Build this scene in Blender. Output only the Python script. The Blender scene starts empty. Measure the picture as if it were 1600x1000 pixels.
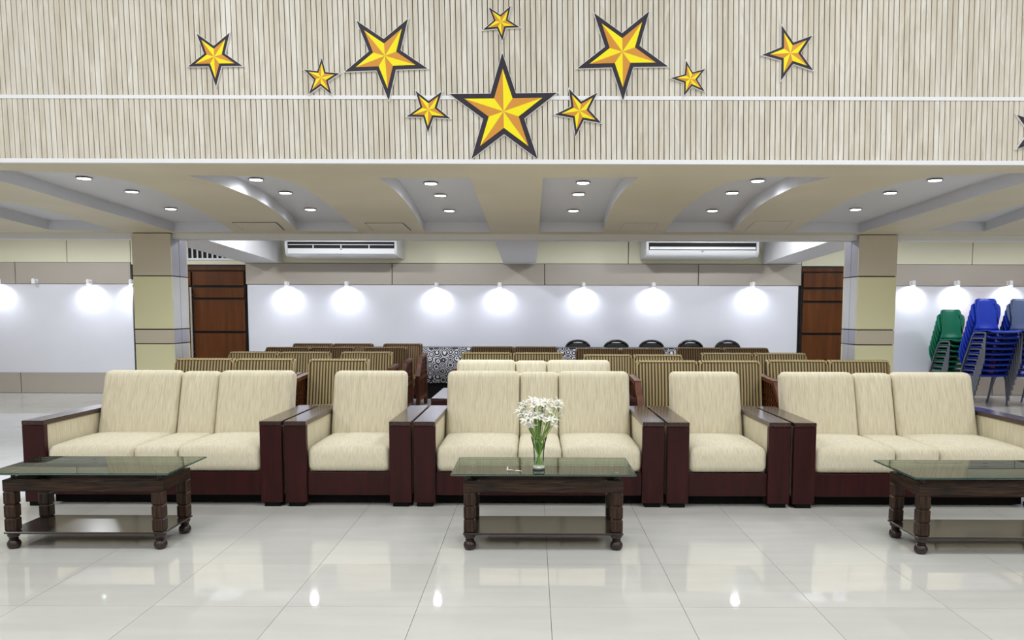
import bpy, bmesh, math, random
from mathutils import Vector, Matrix
from mathutils.geometry import tessellate_polygon
random.seed(7)
ORD = ['first', 'second', 'third', 'fourth', 'fifth', 'sixth', 'seventh', 'eighth', 'ninth', 'tenth', 'eleventh', 'twelfth', 'thirteenth', 'fourteenth']
R = math.radians
sc = bpy.context.scene
COL = sc.collection

# ------------------------------------------------------------------ camera
FPX, EYE, PITCH, ROLL = 1235.0, 1.335, R(4.7), 0.0025
PX, PY = 832.0, 486 + 1235 * math.tan(R(4.7))
cd = bpy.data.cameras.new('camera'); cam = bpy.data.objects.new('camera', cd); COL.objects.link(cam)
cd.sensor_width = 36; cd.lens = FPX / 1600 * 36
cd.shift_x = -(PX - 800) / 1600; cd.shift_y = (PY - 500) / 1600
cam.matrix_world = Matrix.Translation((0, 0, EYE)) @ Matrix.Rotation(R(90) - PITCH, 4, 'X') @ Matrix.Rotation(ROLL, 4, 'Z')
cd.clip_end = 100
sc.camera = cam

def ray(x, y):
    a, b = x - PX, y - PY
    a, b = a + ROLL * b, b - ROLL * a
    u, v = a / FPX, b / FPX
    c, s = math.cos(PITCH), math.sin(PITCH)
    return Vector((u, c - v * s, -s - v * c))
EYEV = Vector((0, 0, EYE))
def onz(x, y, z):
    r = ray(x, y); return EYEV + r * ((z - EYE) / r.z)
def ony(x, y, Y):
    r = ray(x, y); return EYEV + r * (Y / r.y)

# ------------------------------------------------------------------ world, lights, exposure
w = bpy.data.worlds.new('hall_air'); sc.world = w; w.use_nodes = True
w.node_tree.nodes['Background'].inputs[0].default_value = (0.9, 0.95, 1, 1)
w.node_tree.nodes['Background'].inputs[1].default_value = 0.3
sc.view_settings.view_transform = 'Standard'; sc.view_settings.look = 'None'
sc.view_settings.gamma = 1; sc.view_settings.use_curve_mapping = False
sc.view_settings.exposure = 0.0
HALL_POWER, AISLE_POWER, WALL_SPOT, DOWN_POWER = 55.0, 78.0, 22.0, 27.0
HALL_SPOTS = [(x, y) for x in (-6.6, -2.2, 2.2, 6.6) for y in (-3.4, -0.2, 3.0)]
AISLE_SPOTS = [(-7.8, 10.6), (-5.9, 10.6), (-3.0, 10.6), (-1.3, 10.6), (1.1, 10.6), (2.8, 10.6), (5.3, 10.6), (7.8, 10.6)]
def area(x, y, z, s, power, col=(.97, .985, 1)):
    l = bpy.data.lights.new('panel_glow', 'AREA'); l.shape = 'SQUARE'; l.size = s; l.energy = power; l.color = col
    o = bpy.data.objects.new('panel_glow', l); COL.objects.link(o); o.location = (x, y, z); return o
for x, y in HALL_SPOTS: area(x, y, 4.84, 1.1, HALL_POWER)
for x, y in AISLE_SPOTS:
    l = bpy.data.lights.new('aisle_glow', 'SPOT'); l.energy = AISLE_POWER; l.spot_size = R(175); l.spot_blend = .3; l.shadow_soft_size = .05; l.color = (.93, .96, 1)
    o = bpy.data.objects.new('aisle_glow', l); COL.objects.link(o); o.location = (x, y, 2.68)
sc.cycles.use_denoising = True
sc.cycles.max_bounces = 9; sc.cycles.diffuse_bounces = 5; sc.cycles.glossy_bounces = 4
sc.cycles.transparent_max_bounces = 16; sc.cycles.caustics_reflective = False; sc.cycles.caustics_refractive = False
sc.cycles.sample_clamp_indirect = 4

# ------------------------------------------------------------------ materials
def lin(c):
    return tuple((v / 255 / 12.92 if v / 255 <= .04045 else ((v / 255 + .055) / 1.055) ** 2.4) for v in c) + (1,)
MATS = {}
def mat(name, col, rough=.6, metal=0, emit=None, es=0, coat=0, spec=.5, build=None):
    if name in MATS: return MATS[name]
    m = bpy.data.materials.new(name); m.use_nodes = True
    nt = m.node_tree; b = nt.nodes['Principled BSDF']
    b.inputs['Base Color'].default_value = lin(col); b.inputs['Roughness'].default_value = rough
    b.inputs['Metallic'].default_value = metal; b.inputs['Coat Weight'].default_value = coat
    b.inputs['Coat Roughness'].default_value = .08
    b.inputs['Specular IOR Level'].default_value = spec
    if emit:
        b.inputs['Emission Color'].default_value = lin(emit); b.inputs['Emission Strength'].default_value = es
    if build: build(nt, b)
    MATS[name] = m; return m
def node(nt, t, **k):
    n = nt.nodes.new(t)
    for a, v in k.items():
        if a.startswith('i_'): n.inputs[a[2:].replace('_', ' ')].default_value = v
        else: setattr(n, a, v)
    return n
def ramp(nt, src, stops):
    r = node(nt, 'ShaderNodeValToRGB'); e = r.color_ramp.elements
    while len(e) < len(stops): e.new(.5)
    for k, (p, c) in enumerate(stops): e[k].position = p; e[k].color = lin(c)
    nt.links.new(src, r.inputs[0]); return r.outputs[0]
def coords(nt, scale, kind='Object'):
    if kind == 'World': out = node(nt, 'ShaderNodeNewGeometry').outputs['Position']
    else: out = node(nt, 'ShaderNodeTexCoord').outputs[kind]
    mp = node(nt, 'ShaderNodeMapping'); mp.inputs['Scale'].default_value = scale
    nt.links.new(out, mp.inputs[0]); return mp.outputs[0]
def noisy(scale, stops, ns=1.0, detail=4, kind='Object', bump=0, dist=0):
    def f(nt, b):
        n = node(nt, 'ShaderNodeTexNoise'); n.inputs['Scale'].default_value = ns; n.inputs['Detail'].default_value = detail
        n.inputs['Distortion'].default_value = dist
        nt.links.new(coords(nt, scale, kind), n.inputs['Vector'])
        nt.links.new(ramp(nt, n.outputs[0], stops), b.inputs['Base Color'])
        if bump:
            bp = node(nt, 'ShaderNodeBump'); bp.inputs['Strength'].default_value = bump; bp.inputs['Distance'].default_value = .002
            nt.links.new(n.outputs[0], bp.inputs['Height']); nt.links.new(bp.outputs[0], b.inputs['Normal'])
    return f
M_cream = mat('cream_fabric', (222, 206, 170), .9, spec=.15,
              build=noisy((160, 9, 9), [(.25, (193, 183, 156)), (.5, (211, 203, 180)), (.75, (222, 216, 197))], 1, 3, bump=.3))
M_cream_arm = mat('cream_fabric_arm', (222, 206, 170), .9, spec=.15,
              build=noisy((120, 120, 7), [(.25, (193, 183, 156)), (.5, (211, 203, 180)), (.75, (222, 216, 197))], 1, 3, bump=.3))
M_cream_seat = mat('cream_fabric_seat', (226, 212, 180), .9, spec=.15,  # seat fabric, gentler streak contrast than the backs
              build=noisy((130, 22, 22), [(.25, (200, 191, 166)), (.5, (212, 205, 183)), (.75, (221, 215, 197))], 1, 3, bump=.2))
M_mahog = mat('mahogany', (50, 13, 15), .4, spec=.25,
              build=noisy((30, 30, 2.5), [(.3, (36, 9, 11)), (.55, (50, 13, 15)), (.8, (62, 18, 18))], 1, 5))
M_mahog_sheen = mat('mahogany_top_sheen', (50, 24, 22), .16, coat=.2,  # browner than the posts: reflection on the arm tops mixed into the colour
              build=noisy((30, 3, 30), [(.3, (38, 17, 16)), (.6, (54, 27, 24)), (.8, (66, 36, 30))], 1, 5))
M_oak = mat('dark_oak', (60, 38, 26), .45, spec=.3,
              build=noisy((5, 5, 75), [(.38, (20, 12, 9)), (.5, (48, 31, 22)), (.66, (68, 46, 32))], 1, 6, dist=.7))
M_oakv = mat('dark_oak_upright', (60, 38, 26), .45, spec=.3,
              build=noisy((85, 85, 6), [(.38, (22, 13, 9)), (.5, (50, 32, 22)), (.66, (70, 47, 32))], 1, 6, dist=.5))
M_shelf = mat('shelf_laminate', (46, 38, 35), .2)
M_foot = mat('turned_foot_wood', (38, 24, 22), .3)
M_black = mat('black_base', (7, 7, 7), .8, spec=.2)
M_redwood = mat('red_brown_arm_wood', (88, 43, 16), .42, spec=.35,
              build=noisy((18, 18, 4), [(.3, (58, 26, 10)), (.6, (88, 43, 16)), (.8, (116, 62, 24))], 1, 4))
def striped(c0, c1, c2):
    def f(nt, b):
        wv = node(nt, 'ShaderNodeTexWave', bands_direction='X'); wv.inputs['Scale'].default_value = 10.5
        wv.inputs['Distortion'].default_value = 2.2; wv.inputs['Detail'].default_value = 2; wv.inputs['Detail Scale'].default_value = .35
        nt.links.new(coords(nt, (1, .25, .35)), wv.inputs['Vector'])
        nt.links.new(ramp(nt, wv.outputs[0], [(.1, c0), (.5, c1), (.9, c2)]), b.inputs['Base Color'])
        bp = node(nt, 'ShaderNodeBump'); bp.inputs['Strength'].default_value = .5; bp.inputs['Distance'].default_value = .006
        nt.links.new(wv.outputs[0], bp.inputs['Height']); nt.links.new(bp.outputs[0], b.inputs['Normal'])
    return f
M_olive = mat('olive_ribbed_velvet', (140, 122, 86), .8, spec=.2, build=striped((70, 58, 38), (140, 124, 90), (168, 152, 116)))
M_brown = mat('brown_ribbed_velvet', (112, 90, 64), .8, spec=.2, build=striped((68, 52, 36), (116, 94, 66), (134, 112, 82)))
M_pipe_o = mat('olive_piping', (176, 156, 112), .8)
M_pipe_b = mat('brown_piping', (104, 84, 60), .8)
M_soffit = mat('soffit_beige_paint', (214, 203, 176), .55, build=noisy((1, 1, 1), [(.35, (206, 198, 176)), (.65, (217, 209, 188))], .8, 2, 'World'))
M_recess = mat('recess_white_paint', (212, 213, 220), .5)
M_beam = mat('beam_white_paint', (222, 222, 224), .55)
M_panel_cream = mat('cream_wall_panel', (228, 225, 200), .55)
M_panel_taupe = mat('taupe_wall_panel', (176, 168, 158), .42)
M_panel_white = mat('white_wall_panel', (226, 228, 238), .5, build=noisy((1, 1, 1), [(.3, (220, 222, 233)), (.7, (230, 232, 240))], .7, 3, 'World'))
M_joint = mat('dark_joint', (40, 34, 32), .6)
M_wallpaint = mat('hall_wall_paint', (222, 216, 204), .7)
M_ceil = mat('hall_ceiling_paint', (236, 236, 234), .8)
M_colyellow = mat('column_yellow_panel', (222, 219, 180), .45)
M_coltaupe = mat('column_taupe_panel', (200, 190, 172), .45)
M_colgrey = mat('column_brushed_panel', (172, 172, 184), .3, metal=.35)
M_colgrey2 = mat('column_silver_panel', (208, 208, 208), .3, metal=.35)
M_door = mat('door_veneer', (92, 50, 20), .5, spec=.2, build=noisy((14, 14, 1.2), [(.3, (78, 42, 14)), (.6, (94, 52, 20)), (.8, (106, 60, 26))], 1, 4))
M_steel = mat('brushed_steel', (205, 208, 214), .28, metal=.9)
M_white = mat('white_plastic', (236, 237, 240), .3)
M_trim = mat('white_trim', (234, 236, 242), .45)
M_grout = mat('tile_grout', (128, 124, 120), .9)
def tile_build(nt, b):
    oi = node(nt, 'ShaderNodeObjectInfo')
    n = node(nt, 'ShaderNodeTexNoise'); n.inputs['Scale'].default_value = 1; n.inputs['Detail'].default_value = 4
    nt.links.new(coords(nt, (1.6, 9, 1), 'World'), n.inputs['Vector'])
    a = node(nt, 'ShaderNodeMath', operation='MULTIPLY_ADD'); a.inputs[1].default_value = .35
    nt.links.new(oi.outputs['Random'], a.inputs[0]); nt.links.new(n.outputs[0], a.inputs[2])
    nt.links.new(ramp(nt, a.outputs[0], [(.3, (202, 202, 199)), (.65, (208, 208, 205)), (.95, (214, 214, 211))]), b.inputs['Base Color'])
M_tile = mat('polished_tile', (203, 202, 197), .035, spec=.62, build=tile_build)
def ash_build(nt, b):
    n = node(nt, 'ShaderNodeTexNoise'); n.inputs['Scale'].default_value = 1; n.inputs['Detail'].default_value = 6; n.inputs['Distortion'].default_value = 1.6
    nt.links.new(coords(nt, (17, 17, 2.2), 'World'), n.inputs['Vector'])
    n2 = node(nt, 'ShaderNodeTexNoise'); n2.inputs['Scale'].default_value = 1; n2.inputs['Detail'].default_value = 2
    nt.links.new(coords(nt, (9, 9, .35), 'World'), n2.inputs['Vector'])
    c1 = ramp(nt, n.outputs[0], [(.3, (214, 209, 201)), (.5, (226, 222, 214)), (.66, (238, 236, 232))])
    c2 = ramp(nt, n2.outputs[0], [(.35, (232, 228, 220)), (.65, (246, 246, 244))])
    mx = node(nt, 'ShaderNodeMix', data_type='RGBA', blend_type='MULTIPLY'); mx.inputs[0].default_value = 1
    nt.links.new(c1, mx.inputs[6]); nt.links.new(c2, mx.inputs[7]); nt.links.new(mx.outputs[2], b.inputs['Base Color'])
M_ash = mat('pale_ash_plank', (220, 210, 196), .6, build=ash_build)
M_groove = mat('groove_backing', (38, 30, 26), .9)
M_starblack = mat('star_black_print', (34, 28, 46), .6)
M_staryel = mat('star_yellow_print', (250, 236, 0), .6)
M_staramb = mat('star_amber_print', (214, 146, 52), .55)
M_foam = mat('white_foam_board', (238, 238, 236), .7)
M_glow = mat('lamp_lens', (255, 255, 255), .4, emit=(240, 246, 255), es=14)
M_panelglow = mat('hall_lamp_panel', (255, 255, 255), .4, emit=(255, 252, 246), es=1.0)
M_ring = mat('lamp_ring', (150, 148, 146), .35, metal=.4)
M_dark = mat('dark_slot', (9, 9, 10), .7)
M_acgrey = mat('air_conditioner_side', (214, 215, 218), .35)
M_hatch = mat('hatch_paint', (196, 186, 158), .6)
M_cgreen = mat('green_plastic', (16, 124, 92), .38)
M_cblue = mat('blue_plastic', (28, 62, 188), .38)
M_cslate = mat('slate_blue_plastic', (92, 108, 146), .4)
M_cred = mat('red_plastic', (200, 24, 50), .4)
M_tube = mat('grey_steel_tube', (104, 108, 118), .4, metal=.3)
M_leather = mat('black_leather', (16, 17, 22), .25, coat=.3)
M_tabletop = mat('black_table_laminate', (24, 24, 27), .3)
def meander(nt, b):
    vo = node(nt, 'ShaderNodeTexVoronoi', feature='F1'); vo.inputs['Scale'].default_value = 10.5; vo.inputs['Randomness'].default_value = .55
    nt.links.new(coords(nt, (1, .01, 1)), vo.inputs['Vector'])
    m1 = node(nt, 'ShaderNodeMath', operation='MULTIPLY'); m1.inputs[1].default_value = 29
    nt.links.new(vo.outputs['Distance'], m1.inputs[0])
    s = node(nt, 'ShaderNodeMath', operation='SINE'); nt.links.new(m1.outputs[0], s.inputs[0])
    nt.links.new(ramp(nt, s.outputs[0], [(.35, (52, 52, 58)), (.6, (214, 214, 220))]), b.inputs['Base Color'])
M_meander = mat('meander_print_cloth', (120, 120, 124), .7, build=meander)
def stem_build(nt, b):
    oi = node(nt, 'ShaderNodeObjectInfo'); nt.links.new(ramp(nt, oi.outputs['Random'], [(.0, (74, 118, 48)), (.5, (120, 158, 74)), (1, (172, 190, 108))]), b.inputs['Base Color'])
M_stem = mat('green_stem', (112, 150, 62), .5, build=stem_build)
M_petal = mat('white_petal', (252, 252, 244), .6)
M_bud = mat('pale_green_bud', (206, 220, 150), .6)
M_water = None
def glassmat(name, tint, rough=.0, ior=1.5, body=None):
    m = bpy.data.materials.new(name); m.use_nodes = True; nt = m.node_tree
    for n in list(nt.nodes):
        if n.type != 'OUTPUT_MATERIAL': nt.nodes.remove(n)
    out = [n for n in nt.nodes if n.type == 'OUTPUT_MATERIAL'][0]
    tr = node(nt, 'ShaderNodeBsdfTransparent'); tr.inputs[0].default_value = lin(tint)
    gl = node(nt, 'ShaderNodeBsdfGlossy'); gl.inputs['Roughness'].default_value = rough; gl.inputs[0].default_value = (.95, 1, .97, 1)
    fr = node(nt, 'ShaderNodeFresnel'); fr.inputs[0].default_value = ior
    mx = node(nt, 'ShaderNodeMixShader'); nt.links.new(fr.outputs[0], mx.inputs[0])
    nt.links.new(tr.outputs[0], mx.inputs[1]); nt.links.new(gl.outputs[0], mx.inputs[2]); nt.links.new(mx.outputs[0], out.inputs[0])
    return m
M_glass = glassmat('table_glass', (222, 236, 226))
M_glassedge = mat('glass_edge_green', (70, 104, 96), .1, coat=.5)
M_vase = glassmat('cut_vase_glass', (248, 252, 249), .06, 1.13)

# ------------------------------------------------------------------ mesh helpers
class MB:
    def __init__(s): s.v = []; s.f = []; s.m = []; s.cur = 0
    def add(s, vs, fs):
        n = len(s.v); s.v += [tuple(v) for v in vs]
        for f in fs: s.f.append(tuple(i + n for i in f)); s.m.append(s.cur)
        return s
    def box(s, x0, x1, y0, y1, z0, z1):
        return s.add([(x0, y0, z0), (x1, y0, z0), (x1, y1, z0), (x0, y1, z0), (x0, y0, z1), (x1, y0, z1), (x1, y1, z1), (x0, y1, z1)],
                     [(0, 3, 2, 1), (4, 5, 6, 7), (0, 1, 5, 4), (1, 2, 6, 5), (2, 3, 7, 6), (3, 0, 4, 7)])
    def cbox(s, x0, x1, y0, y1, z0, z1, c=.004):
        """box with chamfered edges"""
        bm = bmesh.new(); bmesh.ops.create_cube(bm, size=1)
        for v in bm.verts: v.co = Vector(((x0 + x1) / 2 + v.co.x * (x1 - x0), (y0 + y1) / 2 + v.co.y * (y1 - y0), (z0 + z1) / 2 + v.co.z * (z1 - z0)))
        bmesh.ops.bevel(bm, geom=bm.edges[:], offset=c, segments=1, affect='EDGES')
        return s.frombm(bm)
    def frombm(s, bm):
        bm.verts.index_update(); s.add([v.co[:] for v in bm.verts], [[v.index for v in f.verts] for f in bm.faces]); bm.free(); return s
    def bar(s, p, q, wx, wy, up=(1, 0, 0)):
        p, q = Vector(p), Vector(q); d = (q - p).normalized(); a = Vector(up); b = d.cross(a).normalized(); a = b.cross(d).normalized()
        vs = []
        for o in (p, q):
            for i, j in ((-1, -1), (1, -1), (1, 1), (-1, 1)): vs.append(o + a * (i * wx / 2) + b * (j * wy / 2))
        return s.add(vs, [(0, 3, 2, 1), (4, 5, 6, 7), (0, 1, 5, 4), (1, 2, 6, 5), (2, 3, 7, 6), (3, 0, 4, 7)])
    def tube(s, pts, r, n=8, cap=True):
        pts = [Vector(p) for p in pts]; rs = r if isinstance(r, (list, tuple)) else [r] * len(pts)
        base = len(s.v); a = None; vs = []; fs = []
        for i, p in enumerate(pts):
            d = (pts[min(i + 1, len(pts) - 1)] - pts[max(i - 1, 0)]).normalized()
            if a is None:
                a = d.cross(Vector((0, 0, 1)));
                if a.length < .1: a = d.cross(Vector((1, 0, 0)))
            a = (a - d * a.dot(d)).normalized(); b = d.cross(a)
            for k in range(n):
                t = 2 * math.pi * k / n; vs.append(p + (a * math.cos(t) + b * math.sin(t)) * rs[i])
        for i in range(len(pts) - 1):
            for k in range(n): fs.append((i * n + k, i * n + (k + 1) % n, (i + 1) * n + (k + 1) % n, (i + 1) * n + k))
        if cap: fs += [tuple(range(n))[::-1], tuple((len(pts) - 1) * n + k for k in range(n))]
        return s.add(vs, fs)
    def lathe(s, prof, n=20, cx=0, cy=0, flute=0):
        vs = []; fs = []
        for i, (r, z) in enumerate(prof):
            for k in range(n):
                t = 2 * math.pi * k / n; rr = r * (1 + flute * (k % 2)); vs.append((cx + rr * math.cos(t), cy + rr * math.sin(t), z))
        for i in range(len(prof) - 1):
            for k in range(n): fs.append((i * n + k, i * n + (k + 1) % n, (i + 1) * n + (k + 1) % n, (i + 1) * n + k))
        if prof[0][0] > 0: fs.append(tuple(range(n))[::-1])
        if prof[-1][0] > 0: fs.append(tuple((len(prof) - 1) * n + k for k in range(n)))
        return s.add(vs, fs)
    def prism(s, poly, y0, y1, axis='y'):
        """poly of (a,b); extruded between y0,y1 along axis"""
        n = len(poly)
        P = (lambda a, b, c: (a, c, b)) if axis == 'y' else ((lambda a, b, c: (c, a, b)) if axis == 'x' else (lambda a, b, c: (a, b, c)))
        vs = [P(a, b, y0) for a, b in poly] + [P(a, b, y1) for a, b in poly]
        tri = tessellate_polygon([[Vector((a, b, 0)) for a, b in poly]])
        fs = [tuple(t) for t in tri] + [tuple(i + n for i in t)[::-1] for t in tri] + [(i, (i + 1) % n, (i + 1) % n + n, i + n) for i in range(n)]
        return s.add(vs, fs)
    def build(s, name, m, parent=None, smooth=False, loc=None, fix=True):
        me = bpy.data.meshes.new(name); me.from_pydata(s.v, [], s.f)
        ms = m if isinstance(m, (list, tuple)) else [m]
        for x in ms: me.materials.append(x)
        if len(ms) > 1: me.polygons.foreach_set('material_index', s.m)
        if fix:
            bm = bmesh.new(); bm.from_mesh(me); bmesh.ops.recalc_face_normals(bm, faces=bm.faces); bm.to_mesh(me); bm.free()
        if smooth:
            me.polygons.foreach_set('use_smooth', [True] * len(me.polygons)); me.set_sharp_from_angle(angle=R(48))
        me.update()
        o = bpy.data.objects.new(name, me); COL.objects.link(o)
        if parent: o.parent = parent
        if loc: o.location = loc
        return o
def roundbox(mb, x0, x1, y0, y1, z0, z1, r, crown_z=0, crown_y=0, n=6, tilt=None):
    """soft box; crown_z swells the top, crown_y swells the front"""
    def axis(a, b, m):
        h = (b - a) / 2; rr = min(r, h * .98)
        c = [-h, -h + rr * .3, -h + rr * .65] ; mid = [-h + rr + (2 * h - 2 * rr) * i / m for i in range(m + 1)]
        return c + mid + [-v for v in c[::-1]], h, rr
    X, hx, r0 = axis(x0, x1, n); Y, hy, r1 = axis(y0, y1, n); Z, hz, r2 = axis(z0, z1, n); rr = min(r0, r1, r2)
    cx, cy, cz = (x0 + x1) / 2, (y0 + y1) / 2, (z0 + z1) / 2
    def P(p):
        q = Vector((max(-hx + rr, min(hx - rr, p[0])), max(-hy + rr, min(hy - rr, p[1])), max(-hz + rr, min(hz - rr, p[2]))))
        d = Vector(p) - q
        if d.length > 1e-9: d = d.normalized() * rr
        o = q + d; u, v, t = o.x / hx, o.y / hy, o.z / hz
        o.z += crown_z * max(0, t) * max(0, 1 - u * u) ** .6 * max(0, 1 - v * v) ** .5 if crown_z else 0
        if crown_y: o.y -= crown_y * max(0, -v) * max(0, 1 - u * u) * max(0, 1 - t * t)
        if tilt: o.y += tilt * (o.z + hz)
        return (o.x + cx, o.y + cy, o.z + cz)
    bm = bmesh.new(); cache = {}
    def V(p):
        k = (round(p[0], 5), round(p[1], 5), round(p[2], 5))
        if k not in cache: cache[k] = bm.verts.new(P(p))
        return cache[k]
    for (A, B, f) in ((X, Y, lambda a, b, s: (a, b, s * hz)), (X, Z, lambda a, b, s: (a, s * hy, b)), (Y, Z, lambda a, b, s: (s * hx, a, b))):
        for s in (-1, 1):
            for i in range(len(A) - 1):
                for j in range(len(B) - 1):
                    q = [V(f(A[i], B[j], s)), V(f(A[i + 1], B[j], s)), V(f(A[i + 1], B[j + 1], s)), V(f(A[i], B[j + 1], s))]
                    if len(set(q)) == 4:
                        try: bm.faces.new(q)
                        except ValueError: pass
    return mb.frombm(bm)
def tag(o, label=None, cat=None, group=None, kind=None):
    if label: o['label'] = label
    if cat: o['category'] = cat
    if group: o['group'] = group
    if kind: o['kind'] = kind
    return o
def empty(name, loc=(0, 0, 0), rz=0):
    o = bpy.data.objects.new(name, None); COL.objects.link(o); o.location = loc; o.rotation_euler = (0, 0, rz); o.empty_display_size = .1; return o
def kids(o): return [c for c in bpy.data.objects if c.parent == o]
def copy_tree(o, parent=None):
    c = o.copy(); COL.objects.link(c); c.parent = parent
    for ch in kids(o): copy_tree(ch, c)
    return c

# ------------------------------------------------------------------ floor: 0.6 m polished tiles
TS = .6; TX0, TY0 = .083, 3.479
floor = MB().box(-10, 10, -6, 12.9, -.12, -.004).build('floor', M_grout); tag(floor, kind='structure')
def tilebox(mb, x, y):
    g = .0012
    a0, a1, b0, b1 = x + g, x + TS - g, y + g, y + TS - g
    return mb.add([(a0, b0, -.004), (a1, b0, -.004), (a1, b1, -.004), (a0, b1, -.004), (a0, b0, 0), (a1, b0, 0), (a1, b1, 0), (a0, b1, 0)],
                  [(4, 5, 6, 7), (0, 1, 5, 4), (1, 2, 6, 5), (2, 3, 7, 6), (3, 0, 4, 7)])
cells = []
for i in range(-17, 17):
    for j in range(-16, 16):
        x, y = TX0 + i * TS, TY0 + j * TS
        if x < -10.1 or x + TS > 10.3 or y < -6 or y > 12.6: continue
        seen = y + TS > 3.1 and -(832) / FPX * (y + TS) < x + TS and x < 768 / FPX * (y + TS)
        cells.append((0 if seen else 1, y * y + x * x * .2, x, y))
cells.sort()
first = None; rest = MB(); cnt = 0
for sflag, _, x, y in cells:
    if sflag == 0 and cnt < 300:
        if first is None:
            first = tilebox(MB(), 0, 0).build('tile', M_tile, floor, loc=(x, y, 0)); t = first
        else:
            t = bpy.data.objects.new('tile', first.data); COL.objects.link(t); t.parent = floor; t.location = (x, y, 0)
        cnt += 1
    else: tilebox(rest, x, y)
tag(rest.build('outer_tiles', M_tile, floor), kind='stuff')

# ------------------------------------------------------------------ room shell
WY = 12.66
def slab(name, x0, x1, y0, y1, z0, z1, m, kind='structure'):
    return tag(MB().box(x0, x1, y0, y1, z0, z1).build(name, m), kind=kind)
slab('wall_left', -10.2, -10, -6, WY + .2, 0, 5.0, M_wallpaint)
slab('wall_right', 10, 10.2, -6, WY + .2, 0, 5.0, M_wallpaint)
slab('wall_rear', -10.2, 10.2, -6.2, -6, 0, 5.0, M_wallpaint)
slab('ceiling', -10.2, 10.2, -6.2, 6.2, 5.0, 5.15, M_ceil)
wb = slab('wall_back', -10.2, 10.2, WY + .03, WY + .2, 0, 3.0, M_joint)
def zw(y, x=830): return ony(x, y, WY).z
def xw(x, y=430): return ony(x, y, WY).x
Z0, Z1, Z2, Z3 = zw(616), zw(584), zw(445.5), zw(412)
Z0 = 0
XL, XR = xw(384), xw(1252)          # ends of the middle bay
DL, DR = xw(205), xw(1319)          # outer edges of the doors
def panel(x0, x1, z0, z1, m, name='panel', par=wb, y=WY, t=.03, g=.006):
    return MB().cbox(x0 + g, x1 - g, y - (0 if t == .03 else .02), y + .03, z0 + g * .6, z1 - g * .6, .002).build(name, m, par)
DZ = zw(418)
# cream strip, taupe band, white field, taupe dado: each panel lifts out on its own
for a, b in ((-10, xw(104, 390)), (xw(104, 390), DL), (DL, XL), (XL, xw(982, 390)), (xw(982, 390), XR), (XR, DR), (DR, xw(1520, 390)), (xw(1520, 390), 10)):
    top = 2.98
    panel(a, b, (Z3 if not (a in (DL, XR)) else DZ + .03), top, M_panel_cream, 'cream_panel')
for a, b in ((-10, xw(25)), (xw(25), DL), (XL, xw(613)), (xw(613), xw(851)), (xw(851), xw(1091)), (xw(1091), XR), (DR, xw(1600)), (xw(1600), 10)):
    panel(a, b, Z2, Z3, M_panel_taupe, 'taupe_panel', t=.05)
for a, b in ((-10, DL), (XL + .02, 0.0), (0.0, XR - .04), (DR, 10)):
    MB().box(a, b, WY + .004, WY + .03, Z1, Z2).build('white_panel', M_panel_white, wb)
for a, b in ((-10, xw(33, 600)), (xw(33, 600), DL), (XL, -1.2), (-1.2, 1.6), (1.6, XR), (DR, 7.4), (7.4, 10)):
    panel(a, b, Z0, Z1, M_panel_taupe, 'dado_panel')

# doors
def door(nm, x0, x1, ys, xlab, handle_x=None):
    d = tag(MB().box(x0, x1, WY - .005, WY + .03, 0, DZ).build(nm, M_dark), kind='structure')
    MB().box(x0, x1, WY - .03, WY, DZ - .055, DZ).build('head_rail', M_door, d)
    zs = [0] + [zw(y, xlab) for y in ys] + [DZ - .06]
    leaf0 = x0 if handle_x is None else handle_x
    for a, b in zip(zs[:-1], zs[1:]):
        MB().cbox(leaf0 + .03, x1 - .02, WY - .04, WY, a + .018, b - .018, .003).build('door_board', M_door, d)
        if handle_x is not None: MB().cbox(x0, leaf0 - .0, WY - .04, WY, a + .018, b - .018, .003).build('door_board', M_door, d)
    if handle_x is not None:
        h = MB(); hx = handle_x + .02; z1, z0 = zw(449, 303), .55
        h.tube([(hx, WY - .1, z0), (hx, WY - .1, z1)], .018, 10)
        for z in (z0 + .12, z1 - .12): h.tube([(hx, WY - .1, z), (hx, WY - .02, z)], .012, 8)
        h.build('pull_handle', M_steel, d, True)
    return d
door('door_1', DL + .1, xw(385.5, 500), (519, 467, 448), 345, xw(301.5, 500))
door('door_2', XR + .0, DR, (522, 472, 451), 1285)
# louvred vent above the left door
vt = MB(); vx0, vx1 = xw(215, 395), xw(384, 395); vz0, vz1 = zw(403.5, 320), zw(384, 320)
v = tag(MB().box(vx0, vx1, WY - .012, WY - .002, vz0, vz1).build('wall_vent', M_dark), 'long white barred air vent above the left brown door', 'vent')
fr = MB()
for a, b, c, dd in ((vx0, vx1, vz0 - .03, vz0), (vx0, vx1, vz1, vz1 + .03)): fr.box(a, b, WY - .035, WY - .002, c, dd)
fr.build('vent_frame', M_trim, v)
x = vx0; k = 0
while x < vx1:
    s = MB().box(x, x + .022, WY - .03, WY - .008, vz0, vz1).build('vent_bar', M_trim, v) if k == 0 else None
    if s is None:
        s = bpy.data.objects.new('vent_bar', bar_me); COL.objects.link(s); s.parent = v; s.location = (k * .079, 0, 0)
    else: bar_me = s.data
    x += .079; k += 1

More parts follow.
